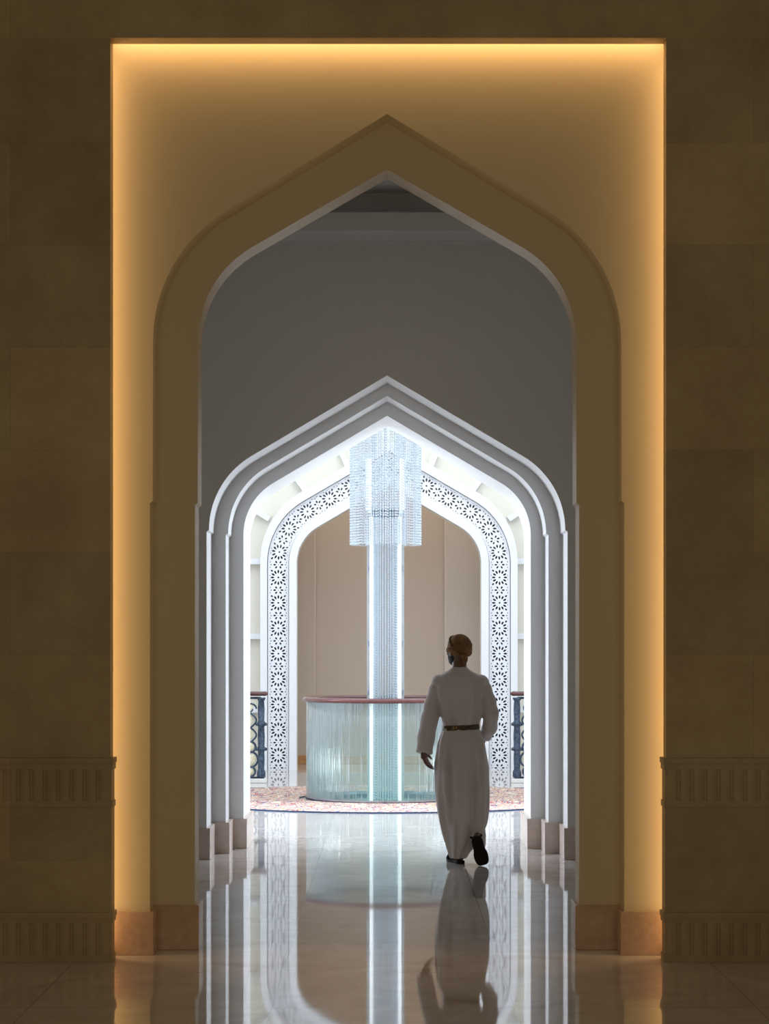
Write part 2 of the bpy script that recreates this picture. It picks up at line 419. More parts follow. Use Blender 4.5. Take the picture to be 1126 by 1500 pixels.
# cornice of the middle room, running along its far wall
bm = bmesh.new()
Zd = lambda py: wz(py, dD1)
prof = [(dD1, Zd(359)), (dD1 - .06, Zd(357)), (dD1 - .06, Zd(354.5)), (dD1 - .10, Zd(352.5)), (dD1 - .24, Zd(346)), (dD1 - .24, Zd(320)), (dD1 - .2, Zd(316)), (dD1, Zd(316))]
a = [bm.verts.new((-3.4, y, z)) for y, z in prof]; b = [bm.verts.new((3.4, y, z)) for y, z in prof]
for i in range(len(prof)):
    j = (i + 1) % len(prof); bm.faces.new((a[i], a[j], b[j], b[i]))
bm.faces.new(a); bm.faces.new(b[::-1])
structure(mesh('trim_3', bm, WHITE))

# ------------------------------------------------------------------ rotunda behind
bm = bmesh.new(); box(bm, -4.4, -4.2, dDb - .5, dE + .4, 0, 7.2); structure(mesh('wall_left', bm, BRIGHT))
bm = bmesh.new(); box(bm, 4.2, 4.4, dDb - .5, dE + .4, 0, 7.2); structure(mesh('wall_right', bm, BRIGHT))
bm = bmesh.new(); box(bm, -4.4, 4.4, dDb - .5, dE + .4, 7.2, 7.4); structure(mesh('ceiling', bm, BRIGHT))
CE = 569.5
def eh(xl, yap, r, sl=.585): return px_half(xl, 830, yap, dE, sl, r, 0, cpx=CE)
cE = (CE - CX) * dE / F
o_in = eh(434.5, 711, 62); o_g1 = eh(423.5, 697.5, 72); o_p1 = eh(422.4, 696.3, 73); o_p2 = eh(392.3, 662.5, 105)
o_g2 = eh(391.2, 661, 106.3); o_out = eh(381.5, 646, 116)
bm = bmesh.new()
slab(bm, o_in, cE, -4.2, 4.2, 7.2, dE + .14, dE + .35)
structure(mesh('wall_back', bm, CREAM))
def band(bm, ho, hi, c, y0, y1, ob=0.0):
    A = full(ho, c); B = full(hi, c)
    prism(bm, A + B[::-1], y0, y1)
# the white frame and the pierced band are one screen lining the arch
scr = empty('lattice_screen_arch', (cE, dE, 0))
tag(scr, 'white arched screen of pierced rosettes framing the beige far wall', 'screen')
def child(o, root):
    o.parent = root; o.matrix_parent_inverse = Matrix.Translation(-Vector(root.location)); return o
bm = bmesh.new(); band(bm, o_g1, o_in, cE, dE - .05, dE + .16); child(mesh('inner_frame', bm, LATT), scr)
bm = bmesh.new(); band(bm, o_out, o_g2, cE, dE - .06, dE + .14); child(mesh('outer_frame', bm, LATT), scr)
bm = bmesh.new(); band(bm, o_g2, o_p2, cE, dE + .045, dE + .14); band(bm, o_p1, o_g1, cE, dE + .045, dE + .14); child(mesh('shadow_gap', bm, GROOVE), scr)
# rosette lattice in (s along, t across), mapped along the middle line
def lens(cs, ct, ang, a, b, n=10):
    out = []
    for i in range(n):
        q = 2 * PI * i / n
        u = a * math.cos(q); v = b * math.sin(q) * (1 - .2 * abs(math.cos(q)))
        out.append((cs + u * math.cos(ang) - v * math.sin(ang), ct + u * math.sin(ang) + v * math.cos(ang)))
    return out
kE = dE / F
Wb = (422.4 - 392.3) * kE; Lc = 37.25 * kE
holes = [lens(0, 0, 0, .0125, .0125, 8)]
for k in range(12):
    a = k * PI / 6
    rc = .0755
    holes.append(lens(rc * math.cos(a), rc * math.sin(a), a, .0235, .0125))
m0 = -Lc / 2
for k in (1, 3, 5, 7):
    a = k * PI / 4; holes.append(lens(.121 * math.cos(a), .117 * math.sin(a), a, .0165, .0115))
for a in (0, 180, 54, 126, 234, 306):
    a = math.radians(a)
    ss, tt = math.sin(a), math.cos(a)
    holes.append(lens(m0 + .041 * ss, .047 * tt, math.atan2(tt, ss), .018, .0118))
holes.append(lens(m0, 0, 0, .006, .006, 6))
for sg in (-1, 1):
    holes.append(lens(m0, sg * .092, 0, .0085, .0085, 6))
    for ds in (-.034, .034): holes.append(lens(m0 + ds, sg * .103, 0, .009, .006, 6))
    for ds in (-.026, .026): holes.append(lens(ds, sg * .106, 0, .008, .005, 6))
s_lo, s_hi = -Lc + .1085, .1085
pts2 = []; edges2 = []
def addloop(lp):
    b = len(pts2); pts2.extend(Vector(p) for p in lp); n = len(lp)
    edges2.extend([(b + i, b + (i + 1) % n) for i in range(n)])
bl = []
ns, ntt = 10, 8
for i in range(ns): bl.append((s_lo + (s_hi - s_lo) * i / ns, -Wb / 2))
for i in range(ntt): bl.append((s_hi, -Wb / 2 + Wb * i / ntt))
for i in range(ns): bl.append((s_hi - (s_hi - s_lo) * i / ns, Wb / 2))
for i in range(ntt): bl.append((s_lo, Wb / 2 - Wb * i / ntt))
addloop(bl)
for h in holes: addloop(h)
V2, E2, F2, *_ = geometry.delaunay_2d_cdt(pts2, edges2, [], 0, 1e-6)
def inside(p, poly):
    c = False; n = len(poly)
    for i in range(n):
        x1, y1 = poly[i]; x2, y2 = poly[i - 1]
        if (y1 > p[1]) != (y2 > p[1]) and p[0] < (x2 - x1) * (p[1] - y1) / (y2 - y1) + x1: c = not c
    return c
keep = []
for f in F2:
    c = sum((V2[i] for i in f), Vector((0, 0))) / len(f)
    if not any(inside(c, h) for h in holes): keep.append(list(f))
# sides of the holes: edges used once and not on the outline
cnt = {}
for f in keep:
    for i in range(3):
        e = (f[i], f[(i + 1) % 3]); cnt.setdefault((min(e), max(e)), []).append(e)
rim = [v[0] for k, v in cnt.items() if len(v) == 1]
mid = eh(407.35, 679.4, 89)
mp = [Vector((x, 0, z)) for x, z in mid]
# arc-length table
cum = [0]
for a_, b_ in zip(mp, mp[1:]): cum.append(cum[-1] + (b_ - a_).length)
def at_s(s):
    if s <= 0: 
        t = (mp[1] - mp[0]).normalized(); return mp[0] + t * s, t
    if s >= cum[-1]:
        t = (mp[-1] - mp[-2]).normalized(); return mp[-1] + t * (s - cum[-1]), t
    for i in range(len(cum) - 1):
        if cum[i + 1] >= s and cum[i + 1] > cum[i]:
            u = (s - cum[i]) / (cum[i + 1] - cum[i]); p = mp[i].lerp(mp[i + 1], u)
            t = (mp[i + 1] - mp[i]).normalized()
            # blend tangents inside the bend
            if 0 < i < len(mp) - 2:
                t0 = (mp[i] - mp[i - 1]); t2 = (mp[i + 2] - mp[i + 1])
                t0 = t0.normalized() if t0.length > 1e-6 else t; t2 = t2.normalized() if t2.length > 1e-6 else t
                t = ((t0 + t) * (1 - u) + (t + t2) * u).normalized()
            return p, t
verts = []; faces = []
s_first = wz(1106.5, dE)       # lowest rosette centre
yf, yb = dE + .02, dE + .05
for sgn in (-1, 1):
    k = 0
    while True:
        sc = s_first + k * Lc
        if sc - Lc / 2 > cum[-1] - .05: break
        base = len(verts)
        for yy in (yf, yb):
            for v in V2:
                p, t = at_s(sc + v.x); nrm = Vector((t.z, 0, -t.x))     # towards the opening
                q = p + nrm * v.y
                X = q.x if q.x < 0 else q.x * .0
                verts.append((cE + (X if sgn < 0 else -X), yy, q.z))
        nv = len(V2)
        for f in keep:
            faces.append([base + i for i in f]); faces.append([base + nv + i for i in f[::-1]])
        for a_, b_ in rim: faces.append([base + b_, base + a_, base + nv + a_, base + nv + b_])
        k += 1
me = bpy.data.meshes.new('lattice_panel'); me.from_pydata(verts, [], faces); me.update()
child(link('lattice_panel', me, LATT), scr)
bm = bmesh.new()
zlow = s_first - Lc + .1085
bm.free(); xa = (CE - 392.3) * kE; xb = (CE - 422.4) * kE
for s in (-1, 1):
    bm = bmesh.new(); box(bm, cE + min(s * xa, s * xb), cE + max(s * xa, s * xb), yf, yb, 0, zlow)
    child(mesh('bottom_rail', bm, LATT), scr)
# behind the holes: dark below the springing, grey in the curved head
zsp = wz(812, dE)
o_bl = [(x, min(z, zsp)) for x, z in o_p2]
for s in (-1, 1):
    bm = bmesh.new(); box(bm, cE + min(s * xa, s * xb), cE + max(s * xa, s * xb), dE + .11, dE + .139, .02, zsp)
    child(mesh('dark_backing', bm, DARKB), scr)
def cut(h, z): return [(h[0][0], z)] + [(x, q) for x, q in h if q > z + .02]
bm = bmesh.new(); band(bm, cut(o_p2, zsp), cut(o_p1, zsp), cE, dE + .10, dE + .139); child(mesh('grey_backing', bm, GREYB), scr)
# white ribs across the cream band around the screen
ribs = [((497, 655), (509, 683)), ((432, 697), (447, 718)), ((374, 747), (394, 760)), ((350, 822), (383, 822)), ((350, 932), (383, 932)), ((350, 1040), (383, 1040))]
bm = bmesh.new()
for (a_, b_) in ribs:
    for s in (-1, 1):
        p = Vector((wx(a_[0], dE), 0, wz(a_[1], dE))); q = Vector((wx(b_[0], dE), 0, wz(b_[1], dE)))
        dvec = (q - p).normalized(); p = p - dvec * .35; nrm = Vector((-dvec.z, 0, dvec.x)) * .036
        cs = [p + nrm, q + nrm, q - nrm, p - nrm]
        prism(bm, [((c.x - cE if s < 0 else -(c.x - cE)) + cE, c.z) for c in cs], dE + .05, dE + .141)
structure(mesh('trim_4', bm, BRIGHT))
# far wall
bm = bmesh.new(); box(bm, -3, 3, dFar + .12, dFar + .4, 0, 5.2); structure(mesh('wall_far', bm, FAR))
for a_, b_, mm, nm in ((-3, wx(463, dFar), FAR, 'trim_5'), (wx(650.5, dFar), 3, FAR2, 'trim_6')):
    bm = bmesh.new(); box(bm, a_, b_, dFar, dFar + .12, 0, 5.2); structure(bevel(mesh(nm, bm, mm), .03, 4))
bm = bmesh.new(); box(bm, -3, 3, dFar - .05, dFar + .0, .0, .115); structure(bevel(mesh('baseboard_far', bm, WOOD), .006))
bm = bmesh.new(); box(bm, -3, 3, dE + .3, dFar + .4, 5.2, 5.4); structure(mesh('ceiling', bm, CEIL))
for s in (-1, 1):
    bm = bmesh.new(); box(bm, min(s * 3, s * 3.1), max(s * 3, s * 3.1), dE + .3, dFar + .4, 0, 5.2); structure(mesh('wall_left' if s < 0 else 'wall_right', bm, FAR))

# ------------------------------------------------------------------ pool, rug, glass balustrade
pool = empty('round_pool', (FX, dF, 0)); tag(pool, 'round sunken pool of pale green water below the crystal column', 'pool')
bm = bmesh.new()
lathe(bm, [(.80, -.001), (.80, -.3), (.0005, -.3)], 64, cap=False)
child(mesh('basin', bm, BASIN, smooth=False), pool).location = (FX, dF, 0)
bpy.data.objects['basin'].matrix_parent_inverse = Matrix.Translation((-FX, -dF, 0))
bm = bmesh.new(); lathe(bm, [(.0005, -.045), (.798, -.045)], 64, cap=False)
w = mesh('water', bm, WATER); w.location = (FX, dF, 0); child(w, pool)
bm = bmesh.new(); lathe(bm, [(.90, .0), (.90, .010), (.91, .013), (2.15, .013), (2.17, .010), (2.18, .0)], 96, cap=False)
rug = mesh('ring_rug', bm, rug_mat()); rug.location = (FX, dF, 0)
tag(rug, 'ring shaped cream rug with red and blue scrolls around the glass balustrade', 'rug')
bal = empty('glass_balustrade', (FX, dF, 0)); tag(bal, 'circular glass balustrade with mahogany handrail around the pool', 'balustrade')
bm = bmesh.new(); lathe(bm, [(.826, .02), (.826, 1.02), (.814, 1.02), (.814, .02), (.826, .02)], 96, cap=False)
g = mesh('glass_panel', bm, GLASS, smooth=False); g.location = (FX, dF, 0); child(g, bal)
for p in g.data.polygons: p.use_smooth = abs(p.normal.z) < .5
bm = bmesh.new(); pr = []
for i in range(17):
    a = 2 * PI * i / 16; pr.append((.822 + .042 * math.cos(a), 1.037 + .026 * math.sin(a)))
lathe(bm, pr, 96, cap=False)
h = mesh('handrail', bm, MAHOG, smooth=True); h.location = (FX, dF, 0); child(h, bal)
bm = bmesh.new(); lathe(bm, [(.80, .0), (.80, .03), (.835, .03), (.835, .0)], 96, cap=False)
h = mesh('base_ring', bm, CHROME); h.location = (FX, dF, 0); child(h, bal)

# ------------------------------------------------------------------ crystal chandelier
ch = empty('crystal_chandelier', (FX, dF, 7.2)); tag(ch, 'tall tiered crystal bead chandelier dropping through the glass balustrade', 'chandelier')
OCT_V = np.array([(1, 0, 0), (0, 1, 0), (-1, 0, 0), (0, -1, 0), (0, 0, 1), (0, 0, -1)], dtype=float)
OCT_F = np.array([(0, 1, 4), (1, 2, 4), (2, 3, 4), (3, 0, 4), (1, 0, 5), (2, 1, 5), (3, 2, 5), (0, 3, 5)])
def beads(name, rings):
    P = []; S = []
    for (R, n, z0, z1, pitch, rad, ph, jit) in rings:
        m = int((z1 - z0) / pitch)
        for i in range(n):
            a = 2 * PI * (i + ph) / n; zz = z0 + random.random() * jit
            for j in range(m):
                P.append((R * math.cos(a), R * math.sin(a), zz + (j + .5) * pitch)); S.append((rad, rad, pitch * .44))
    P = np.array(P); S = np.array(S); n = len(P)
    V = (P[:, None, :] + OCT_V[None] * S[:, None, :]).reshape(-1, 3)
    Fc = (OCT_F[None] + (np.arange(n) * 6)[:, None, None]).reshape(-1, 3)
    me = bpy.data.meshes.new(name); me.vertices.add(len(V)); me.vertices.foreach_set('co', V.ravel())
    me.loops.add(Fc.size); me.loops.foreach_set('vertex_index', Fc.ravel().astype(np.int32))
    me.polygons.add(len(Fc)); me.polygons.foreach_set('loop_start', np.arange(0, Fc.size, 3, dtype=np.int32)); me.update(calc_edges=True)
    o = link(name, me, CRYST); o.location = (FX, dF, 0); child(o, ch); o['kind'] = 'stuff'
    return o
Zc = lambda py: wz(py, dF)
beads('outer_bead_curtain', [(.368, 92, Zc(800), 5.6, .028, .0088, 0, .012), (.325, 60, Zc(799), 5.6, .028, .007, .3, .02)])
beads('inner_bead_curtain', [(.205, 52, Zc(800), Zc(760), .028, .007, 0, 0), (.205, 52, Zc(746), 4.2, .028, .007, 0, .01), (.14, 34, Zc(668), 4.2, .028, .006, .4, .02)])
beads('core_bead_strands', [(.125, 28, -.02, Zc(757), .028, .0095, 0, .026), (.085, 18, -.02, Zc(757), .028, .008, .5, .026), (.03, 6, -.02, Zc(680), .024, .006, .5, 0), (.108, 26, Zc(745), Zc(672), .022, .0075, .2, 0)])
for xx, za, zb_ in ((-.175, Zc(746), Zc(672)), (.175, Zc(746), Zc(672)), (-.148, -.03, Zc(757)), (.148, -.03, Zc(757))):
    bm = bmesh.new(); tube(bm, [(xx, 0, za), (xx, 0, zb_)], .030 if zb_ > 3.2 else .018, 16)
    o = mesh('light_tube', bm, TUBE, smooth=True); o.location = (FX, dF, 0); child(o, ch)
bm = bmesh.new(); lathe(bm, [(.195, -.03), (.195, Zc(745))], 48, cap=False)
o = mesh('glass_sleeve', bm, SLEEVE, smooth=True); o.location = (FX, dF, 0); child(o, ch)
bm = bmesh.new()
for z in (Zc(748), Zc(757)): tube(bm, [(.13 * math.cos(2 * PI * i / 32), .13 * math.sin(2 * PI * i / 32), z) for i in range(32)], .008, 6, True)
for i in range(24):
    a = 2 * PI * i / 24; tube(bm, [(.13 * math.cos(a), .13 * math.sin(a), Zc(757)), (.13 * math.cos(a), .13 * math.sin(a), Zc(748))], .0055, 5)
o = mesh('collar', bm, DSTEEL); o.location = (FX, dF, 0); child(o, ch)
for py in (833, 943, 1015):
    for s in (-1, 1):
        bm = bmesh.new(); box(bm, s * .178 - .014, s * .178 + .014, -.05, -.0, Zc(py) - .028, Zc(py) + .028)
        o = bevel(mesh('clip', bm, CHROME), .006); o.location = (FX, dF, 0); child(o, ch)
bm = bmesh.new(); tube(bm, [(0, 0, Zc(668)), (0, 0, 7.1)], .011, 8)
o = mesh('suspension_cable', bm, CHROME); o.location = (FX, dF, 0); child(o, ch)
bm = bmesh.new(); lathe(bm, [(.0005, 5.55), (.40, 5.55), (.42, 5.6), (.42, 5.7), (.08, 5.75), (.05, 7.2), (.0005, 7.2)], 48, cap=False)
o = mesh('ceiling_mount', bm, CHROME, smooth=False); o.location = (FX, dF, 0); child(o, ch)

# ------------------------------------------------------------------ iron railings either side
def railing(s, label):
    d = 27.0; K = d / F
    root = empty('iron_railing', (s * .1 + wx(382 if s < 0 else 757, d), d, 0))
    tag(root, label, 'railing', None)
    xp = wx(382.5, d) if s < 0 else wx(757, d)
    bm = bmesh.new(); x_out = xp + s * 1.6
    box(bm, min(xp - s * .07, x_out), max(xp - s * .07, x_out), d - .09, d + .09, 0, .05)
    child(bevel(mesh('marble_kerb', bm, MARB), .008), root)
    # turned end post with carved rings
    bm = bmesh.new(); pr = [(.032, .05), (.05, .07), (.05, .12), (.036, .16), (.040, .28), (.036, .36), (.052, .385), (.052, .40), (.038, .425), (.042, .54), (.036, .65), (.054, .675), (.054, .69), (.036, .72), (.040, .86), (.034, .95), (.05, .975), (.05, .99), (.0005, .99)]
    lathe(bm, pr, 20, (xp, d, 0), cap=False)
    for z in (.39, .68):
        for k in range(8):
            a = k * PI / 4; ell(bm, (xp + .055 * math.cos(a), d + .055 * math.sin(a), z), (.014, .014, .02), u=8, v=6)
    child(mesh('post', bm, IRON, smooth=True), root)
    bm = bmesh.new()
    path = [(xp - s * .055, d, 1.035), (xp - s * .03, d, 1.035), (x_out, d, 1.035)]
    tube(bm, path, [.012, .042, .042], 16, sy=.62)
    ell(bm, (xp - s * .035, d, 1.035), (.045, .042, .028), u=16, v=10)
    child(mesh('handrail', bm, MAHOG, smooth=True), root)
    # scrolls: ring chains and S curves, bay by bay
    bm = bmesh.new(); bgs = []
    def med(c, r):
        q = bmesh.new(); ell(q, c, r, u=14, v=8); bgs.append(q)
    bay = .21
    for b in range(7):
        xc = xp + s * (.125 + b * bay)
        for z, r in ((.13, .055), (.27, .085), (.415, .06)):
            tube(bm, [(xc + r * math.cos(2 * PI * i / 20), d, z + r * 1.05 * math.sin(2 * PI * i / 20)) for i in range(20)], .014, 6, True)
            med((xc, d, z), (r * .74, .016, r * .8))
        for q in (-1, 1):
            tube(bm, [(xc + q * (.075 * math.sin(t * 2 * PI) * .9), d, .47 + t * .34) for t in [i / 16 for i in range(17)]], .012, 6)
        tube(bm, [(xc + .07 * math.cos(t) * (1 - t / 9), d, .86 + .07 * math.sin(t) * (1 - t / 9)) for t in [i * .45 for i in range(15)]], .012, 6)
        med((xc, d, .56), (.026, .012, .06)); med((xc, d, .87), (.03, .014, .045)); med((xc, d, .72), (.022, .012, .05))
        tube(bm, [(xc + s * bay / 2, d, .05), (xc + s * bay / 2, d, 1.0)], .011, 6)
    tube(bm, [(xp, d, .06), (x_out, d, .06)], .012, 6); tube(bm, [(xp, d, .985), (x_out, d, .985)], .014, 6)
    pan = child(mesh('scroll_panel', bm, IRON, smooth=True), root)
    for q in bgs:
        o = mesh('medallion', q, GOLD, smooth=True); o.parent = pan
railing(-1, 'dark iron scroll railing with gilt medallions left of the glass balustrade')
railing(1, 'dark iron scroll railing with gilt medallions right of the walking man')

# ------------------------------------------------------------------ the walking man
S = 200.0; dM = 17.0
def mx(px): return (px - CX) / S
def mz(py): return HE - (py - HY) / S
def V(px, py, y): return Vector((mx(px), dM + y, mz(py)))
# --- robe
bm = bmesh.new()
rows = [  # py, left, right, half depth, centre y, fold
    (977, 662, 684, .050, .06, 0), (982, 657, 689, .062, .06, 0), (987, 647, 699, .085, .06, 0), (993, 641, 707, .100, .06, 0), (1001, 637, 711, .112, .06, .001), (1012, 637, 711, .120, .06, .003),
    (1028, 641, 709, .122, .06, .009), (1044, 644, 706, .118, .06, .010), (1056, 647, 703, .114, .06, .010), (1065, 649, 701, .112, .06, .003),
    (1076, 645, 705, .125, .06, .006), (1090, 641, 709, .138, .055, .010), (1120, 638, 713, .150, .05, .013), (1155, 639, 714, .165, .04, .014),
    (1185, 642, 714, .175, .02, .014), (1205, 645, 712, .175, .01, .013), (1222, 649, 707, .155, .03, .012), (1236, 653, 699, .125, .05, .010), (1248, 656, 689, .09, .03, .008), (1257, 659, 683, .065, .0, .004)]
def interp(rows, n):
    ys = np.array([r[0] for r in rows], float); out = []
    T = np.linspace(ys[0], ys[-1], n)
    colz = [np.interp(T, ys, np.array([r[k] for r in rows], float)) for k in range(1, 6)]
    return list(zip(T, *colz))
rr = interp(rows, 90); seg = 72; rings = []
s_f = math.sin
for py, l, r_, hd, cy, fo in rr:
    cxw = (mx(l) + mx(r_)) / 2; hw = (mx(r_) - mx(l)) / 2; ring = []
    zz = mz(py)
    for k in range(seg):
        a = 2 * PI * k / seg
        ph = (py - 1000) * .012
        f = fo * 1.3 * (math.sin(5 * a + 1.3 + ph) * .7 + math.sin(9 * a - .7 - ph * 1.3) * .6 + math.sin(15 * a + 2 * ph) * .35) * (1.5 if s_f(a) < 0 else .8)
        ex = .82
        c, s_ = math.cos(a), math.sin(a)
        ux = math.copysign(abs(c) ** ex, c); uy = math.copysign(abs(s_) ** ex, s_)
        wr = .004 * math.sin(zz * 70 + 3 * math.sin(a * 2)) if 1040 < py < 1062 else 0
        ring.append(bm.verts.new((cxw + ux * (hw + f * (.5 if abs(c) > .8 else 1)), dM + cy + uy * (hd + f + wr), zz)))
    rings.append(ring)
for A, B in zip(rings, rings[1:]):
    for k in range(seg):
        l = (k + 1) % seg; bm.faces.new((A[k], A[l], B[l], B[k]))
bm.faces.new(rings[0][::-1]); bm.faces.new(rings[-1])
def sleeve(pts, rads, fold=.005, seg=28):
    # wide sleeve as a bent tube, with a hollow cuff
    P = []; Rr = []
    for i in range(len(pts) - 1):
        for t in range(6):
            u = t / 6; P.append(pts[i].lerp(pts[i + 1], u)); Rr.append(rads[i] + (rads[i + 1] - rads[i]) * u)
    P.append(pts[-1]); Rr.append(rads[-1])
    Rr = [r + fold * math.sin(i * 1.1) for i, r in enumerate(Rr)]
    tube(bm, P, Rr, seg)
shL = V(644, 999, .06); elL = V(630, 1050, .04); wrL = V(621, 1103, -.03)
sleeve([shL, V(641, 1008, .06), V(634, 1030, .055), elL, V(624, 1080, .0), wrL], [.055, .060, .060, .064, .066, .060], .003)
shR = V(704, 999, .06); elR = V(719, 1044, .02); wrR = V(711, 1080, .17)
sleeve([shR, V(707, 1007, .06), V(714, 1026, .04), elR, V(718, 1066, .09), wrR], [.058, .062, .062, .058, .056, .050], .003)
ell(bm, shL, (.062, .075, .055)); ell(bm, shR, (.062, .075, .055))
# cloth pulled up behind the lifted foot
tube(bm, [V(694, 1185, -.03), V(698, 1206, -.08), V(701, 1223, -.105), V(702, 1236, -.06), V(701, 1247, .0)], [.05, .055, .05, .045, .03], 20)
robe = remeshed('robe', bm, .0085, ROBE, smooth_it=2)
# --- body: head, neck, trunk, arms with hands, legs with feet, one skin
bm = bmesh.new()
yaw = math.radians(32)          # looks ahead and a little to the left
HC = V(672.5, 953, .07)
Rz = Matrix.Rotation(yaw, 3, 'Z')
def hl(x, y, z): return HC + Rz @ Vector((x, y, z))     # y is the way he faces
ell(bm, hl(0, -.008, .02), (.074, .094, .098), Rz)
ell(bm, hl(0, .028, -.045), (.058, .064, .062), Rz)
ell(bm, hl(0, .055, -.078), (.034, .032, .028), Rz)
ell(bm, hl(0, .084, .018), (.052, .018, .016), Rz)
capsule(bm, hl(0, .088, .008), hl(0, .108, -.028), .008, .013)
for s in (-1, 1):
    ell(bm, hl(s * .076, -.008, -.012), (.009, .020, .033), Rz)
    ell(bm, hl(s * .038, .072, -.022), (.022, .018, .02), Rz)
ell(bm, hl(0, .094, -.052), (.024, .010, .006), Rz); ell(bm, hl(0, .092, -.063), (.021, .010, .006), Rz)
capsule(bm, V(672, 995, .07), hl(0, -.01, -.05), .058, .052)
capsule(bm, V(672, 1005, .06), V(673, 1060, .06), .10, .10); capsule(bm, V(652, 1003, .06), V(698, 1003, .06), .07, .07)
capsule(bm, V(674, 1060, .06), V(676, 1085, .05), .10, .12)
capsule(bm, shL, elL, .045, .036); capsule(bm, elL, V(620, 1108, -.03), .034, .023)
capsule(bm, shR, elR, .045, .036); capsule(bm, elR, V(709, 1085, .19), .034, .023)
capsule(bm, V(665, 1085, .05), V(668, 1170, .03), .075, .05); capsule(bm, V(668, 1170, .03), V(671, 1252, -.03), .048, .030)
capsule(bm, V(686, 1085, .05), V(694, 1165, .05), .075, .052); capsule(bm, V(694, 1165, .05), V(699, 1222, -.12), .046, .030)
def hand(w, d, palm_n, side, curl=.35, L=1.0):
    """w wrist, d pointing direction, palm_n palm normal, side unit vector toward the thumb"""
    d = d.normalized(); side = (side - d * side.dot(d)).normalized(); pn = d.cross(side)
    if pn.dot(palm_n) < 0: pn = -pn
    for k in range(4):
        off = (1.5 - k) * .019
        capsule(bm, w + side * off * .55, w + d * .078 * L + side * off, .014, .0115, 10)
        ln = (.036, .042, .038, .030)[k] * L; p = w + d * .080 * L + side * off; dd = d.copy()
        for j in range(3):
            dd = (dd + pn * (curl * (.7 + .3 * j) + .05 * k)).normalized(); sp = side * ((1.5 - k) * .0012)
            q = p + dd * ln * (1, .72, .55)[j] + sp; capsule(bm, p, q, .0095 - .0012 * j, .0088 - .0012 * j, 8); p = q
    t0 = w + d * .022 + side * .024; t1 = t0 + (d * .6 + side * .7 + pn * .25).normalized() * .042; t2 = t1 + (d * .95 + side * .2 + pn * .3).normalized() * .034
    capsule(bm, t0, t1, .0135, .0115, 10); capsule(bm, t1, t2, .011, .008, 10)
hand(V(619, 1103, -.03), V(628, 1124, .0) - V(619, 1103, -.03), Vector((.8, .3, .3)), Vector((.35, .9, .0)), .16, .86)
hand(V(709, 1085, .19), Vector((-.25, .8, -.45)), Vector((-1, 0, -.2)), Vector((-.3, .3, .9)), .3)
# feet
def foot(heel, toe, up):
    d = (toe - heel); L = d.length; d.normalize(); sd = d.cross(up).normalized(); u = sd.cross(d)
    capsule(bm, heel + u * .035 + d * .03, heel + d * L * .7 + u * .022, .034, .030); capsule(bm, heel + d * L * .5 + u * .024, toe + u * .012 - d * .02, .030, .014)
    for k in range(5): capsule(bm, heel + d * L * .75 + sd * (k - 2) * .015 + u * .014, toe - d * (.01 + abs(k - 1) * .007) + sd * (k - 2) * .015 + u * .010, .012, .009, 8)
LH, LT = Vector((mx(676), dM - .04, .022)), Vector((mx(660), dM + .19, .022))
# lifted right foot: sole turned to the camera, heel up, toes near the floor
RH, RT = V(696.5, 1224, -.26), V(704.5, 1259, -.20)
RH = Vector((mx(695.5), dM - .25, mz(1223))); RT = Vector((mx(705.5), dM - .17, mz(1260)))
foot(LH, LT, Vector((0, 0, 1)))
upR = Vector((0, 1, .25)).normalized()
foot(RH, RT, upR)
capsule(bm, V(671, 1250, -.03), LH + Vector((0, .05, .05)), .030, .034); capsule(bm, V(699, 1222, -.13), RH + upR * .06 + Vector((0, 0, -.04)), .030, .030)
person = remeshed('person', bm, .0048, SKIN, smooth_it=2)
tag(person, 'man in a white robe and ochre turban walking away across the marble floor', 'person')
robe.parent = person
# beard, eyes
bm = bmesh.new()
ell(bm, hl(0, .045, -.075), (.052, .056, .040), Rz)
for s in (-1, 1): ell(bm, hl(s * .050, .026, -.045), (.016, .042, .045), Rz)
mesh('beard', bm, HAIR, person, True)
for s in (-1, 1):
    bm = bmesh.new(); ell(bm, hl(s * .029, .083, -.004), (.011, .008, .008), Rz, 12, 8); mesh('eye', bm, EYE, person, True)
# turban
bm = bmesh.new()
TC = V(673.5, 946.5, .06)
ell(bm, TC, (.091, .107, .090)); ell(bm, TC + Vector((.018, -.01, -.02)), (.076, .098, .062))
def wrap(tilt_x, tilt_y, zoff, rx, ry, th, wd):
    M = Matrix.Rotation(math.radians(tilt_y), 3, 'Y') @ Matrix.Rotation(math.radians(tilt_x), 3, 'X')
    pts = [TC + M @ Vector((rx * math.cos(2 * PI * i / 40), ry * math.sin(2 * PI * i / 40), zoff)) for i in range(40)]
    return pts
tube(bm, wrap(-14, 8, -.040, .077, .094, 0, 0), .021, 10, True)
tube(bm, wrap(12, -16, -.012, .078, .094, 0, 0), .017, 10, True)
tube(bm, wrap(4, -30, .022, .068, .086, 0, 0), .018, 10, True)
# tail of the cloth down the nape
tube(bm, [V(680, 958, -.03), V(681, 966, -.015), V(680, 974, .01)], [.024, .022, .012], 10)
turban = remeshed('turban', bm, .006, TURB, person, 1)
bm = bmesh.new(); P = wrap(26, 40, .004, .090, .107, 0, 0); tube(bm, P, .010, 10, True, sy=1)
mesh('turban_band', bm, TURB2, turban, True)
